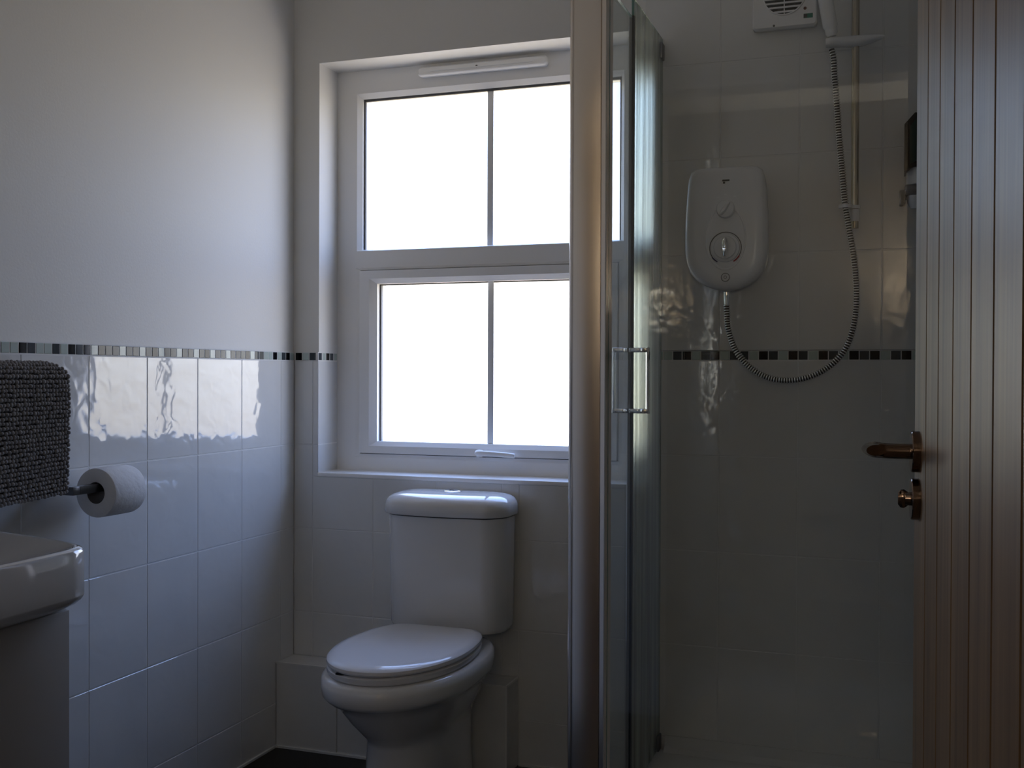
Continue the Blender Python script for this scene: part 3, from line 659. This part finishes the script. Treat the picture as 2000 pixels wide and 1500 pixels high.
# ------------------------------------------------------------------ vanity unit and basin
vu = empty('vanity_unit', (.2, -1.58, 0), 'pale vanity cupboard under the washbasin', 'cupboard')
box('carcass', .004, .382, -1.775, -1.385, .0, .695, MT['cabinet'], vu, .0015)
box('plinth', .004, .34, -1.77, -1.39, .0, .09, MT['cabinet'], vu)
for a, b_ in ((-1.774, -1.582), (-1.578, -1.386)):
    box('cupboard_door', .384, .402, a, b_, .10, .694, MT['cabinet'], vu, .002)
ba = empty('washbasin', (.22, -1.58, .70), 'white ceramic washbasin on the vanity cupboard', 'washbasin')
o_ = [(.001, -1.275), (.08, -1.280), (.16, -1.290), (.25, -1.311), (.336, -1.335), (.385, -1.352), (.418, -1.370), (.437, -1.392), (.444, -1.425), (.446, -1.47), (.448, -1.53)]
cyb = -1.58
full = o_ + [(a, 2*cyb-b_) for a, b_ in reversed(o_)]
def bring(z, i, back=0, sq=0):
    cx = .22; out = []
    for a, b_ in full:
        fx = (.224-i)/.224 if a > cx else (.219-(i if back else 0)*1)/.219; fyy = (.305-i*1.15)/.305
        out.append(Vector((max(.001, cx+(a-cx)*fx), cyb+(b_-cyb)*fyy, z)))
    return out
loft('bowl', [bring(.6955, .085), bring(.6956, .048), bring(.6975, .034), bring(.7020, .022), bring(.7080, .012), bring(.7150, .0045), bring(.7215, .0008), bring(.7240, 0), bring(.745, 0), bring(.793, .0005), bring(.798, .003), bring(.8005, .007), bring(.801, .012, 1), bring(.7995, .018, 1), bring(.796, .028, 1), bring(.786, .060, 1), bring(.772, .10, 1), bring(.758, .15, 1)], MT['basin'], ba, 30)
lathe('waste', [(.030, 0), (.030, .004), (.02, .006), (0, .006)], (.22, cyb, .7575), (0, 0, 1), MT['chrome'], ba, 24)
tp = tube('tap', spline([(.045, cyb, .795), (.045, cyb, .90), (.055, cyb, .925), (.09, cyb, .93), (.15, cyb, .915)], 6), .014, MT['chrome'], ba, 16)
box('tap_lever', .035, .11, cyb-.008, cyb+.008, .945, .955, MT['chrome'], tp, .003); tube('tap_stem', [(.05, cyb, .92), (.05, cyb, .947)], .012, MT['chrome'], tp)

# ------------------------------------------------------------------ towel rail, bath mat
tw = empty('towel_rail', (0, -1.25, 1.07), 'open-ended chrome towel rail holding the charcoal bath mat', 'towel rail')
tube('bar', [(.070, -1.085, 1.072), (.070, -1.46, 1.072)], .007, MT['chrome'], tw, 14)
for y in (-1.452,):
    tube('mount', [(.0005, y, 1.072), (.070, y, 1.072)], .006, MT['chrome'], tw, 12); lathe('mount_plate', [(.018, 0), (.018, .004), (.014, .006)], (.0004, y, 1.072), (1, 0, 0), MT['chrome'], tw, 20)
bm_ = empty('bath_mat', (.07, -1.24, .84), 'charcoal bobbled bath mat hanging over the towel rail', 'bath mat')
YB, YA = -1.066, -1.432
prof_ = []   # X, z going up the front, over the rail, down the back
for k in range(31): prof_.append((.104+.006*math.sin(k/30*math.pi*.5), .846+(1.072-.846)*k/30))
for k in range(1, 16):
    a = R(180*k/16); prof_.append((.070+.040*math.cos(a), 1.072+.030*math.sin(a)))
for k in range(22): prof_.append((.030, 1.068-.2*k/21))
def edge_y(s): return YB - .016*max(0, (s-.78)/.22)**2 if s <= 1 else YB-.016
def frontfrac(i): return i/37.0
rings = []
for i, (a, z) in enumerate(prof_):
    fr_ = frontfrac(i); nxt = Vector(prof_[min(i+1, len(prof_)-1)])-Vector(prof_[max(i-1, 0)]); n_ = Vector((nxt.y, -nxt.x)).normalized()*.0035
    y1 = edge_y(fr_) if fr_ < 1.3 else YB-.03; 
    dz = -.010 if i < 3 else 0
    rings.append([Vector((a-n_.x, y1, z-n_.y)), Vector((a+n_.x, y1, z+n_.y)), Vector((a+n_.x, YA, z+n_.y+dz)), Vector((a-n_.x, YA, z-n_.y+dz))])
loft('backing', rings, MT['cloth'], bm_, 40)
ico = bmesh.new(); bmesh.ops.create_icosphere(ico, subdivisions=2, radius=1); iv = [v_.co.copy() for v_ in ico.verts]; ifc = [tuple(v_.index for v_ in f_.verts) for f_ in ico.faces]; ico.free()
V, Fc = [], []
def bobble(p, r_):
    n0 = len(V); sx_, sy_, sz_ = [random.uniform(.85, 1.15)*r_ for _ in range(3)]
    V.extend((p.x+c.x*sx_, p.y+c.y*sy_, p.z+c.z*sz_) for c in iv); Fc.extend(tuple(i+n0 for i in f_) for f_ in ifc)
plen = [0]
for a, b_ in zip(prof_, prof_[1:]): plen.append(plen[-1]+(Vector(b_)-Vector(a)).length)
bp_ = .0086; s = .001
while s < plen[-1]-.13:
    i = max(k for k in range(len(plen)-1) if plen[k] <= s); t = (s-plen[i])/(plen[i+1]-plen[i])
    P_ = Vector(prof_[i]).lerp(Vector(prof_[i+1]), t); d_ = (Vector(prof_[i+1])-Vector(prof_[i])).normalized(); n_ = Vector((d_.y, -d_.x))
    fr_ = (i+t)/37.0; y = (edge_y(fr_) if fr_ < 1.3 else YB-.03)
    y -= .001 + random.uniform(0, .003)
    slope = -.009/.18 if s < .2 else 0
    while y > YA:
        zz = P_.y + (slope*(YB-y)*max(0, 1-s/.2))
        bobble(Vector((P_.x+n_.x*.0062+random.uniform(-.0012, .0012), y, zz+n_.y*.0062+random.uniform(-.0011, .0011))), .0045)
        y -= bp_*random.uniform(.9, 1.1)
    s += bp_
o = raw('bobbles', V, Fc, MT['pile'], bm_, None, fix=False); o.data.shade_smooth(); o['kind'] = 'stuff'

# ------------------------------------------------------------------ toilet roll and holder
th = empty('toilet_roll_holder', (0, -.99, .84), 'dark grey square toilet roll holder arm on the tiles', 'holder')
box('arm', .071, .089, -1.004, -.835, .8330, .8505, MT['gun'], th, .001)
box('bracket', .0005, .089, -1.0250, -1.0045, .8330, .8505, MT['gun'], th, .001)
box('wall_plate', .0003, .006, -1.036, -.994, .829, .851, MT['gun'], th, .001)
tr_ = empty('toilet_roll', (.08, -.89, .776), 'white toilet roll hanging on the dark holder arm', 'toilet roll')
def rollring(r_, y): return [Vector((.080+r_*math.cos(2*math.pi*k/56), y, .8305+r_*math.sin(2*math.pi*k/56)*1.0)) for k in range(56)]
y0, y1 = -.948, -.846
loft('paper', [rollring(.0235, y0+.0004), rollring(.0495, y0), rollring(.0525, y0+.0015), rollring(.0535, y0+.005), rollring(.0538, (y0+y1)/2), rollring(.0535, y1-.005), rollring(.0525, y1-.0015), rollring(.0495, y1), rollring(.0235, y1-.0004), rollring(.0235, y0+.0004)], MT['paper'], tr_, 40, False, False)
loft('core', [rollring(.0234, y0+.001), rollring(.0223, y0+.001), rollring(.0223, y1-.001), rollring(.0234, y1-.001), rollring(.0234, y0+.001)], MT['core'], tr_, 40, False, False)

# ------------------------------------------------------------------ hall lamp behind the camera
LP = Vector((1.95, -4.05, 1.45))
cl = empty('wall_light', (LP.x, -4.2, LP.z), 'warm bowl wall light in the hall behind the doorway', 'lamp')
lathe('back_plate', [(.05, 0), (.05, .008), (.04, .012)], (LP.x, -4.1995, LP.z-.06), (0, 1, 0), MT['brass'], cl, 28)
lathe('bowl', [(0, -.105), (.05, -.100), (.095, -.075), (.122, -.035), (.130, 0), (.127, 0), (.118, -.035), (.092, -.073), (.05, -.095), (0, -.100)], LP, (0, 0, 1), MT['paint'], cl, 36)
lathe('globe', [(0, -.085), (.04, -.075), (.066, -.054), (.080, -.027), (.085, 0), (.080, .027), (.066, .054), (.04, .075), (0, .085)], LP-Vector((0, 0, .008)), (0, 0, 1), emit_mat('warm_globe', (1.0, .88, .70), 92), cl, 32)
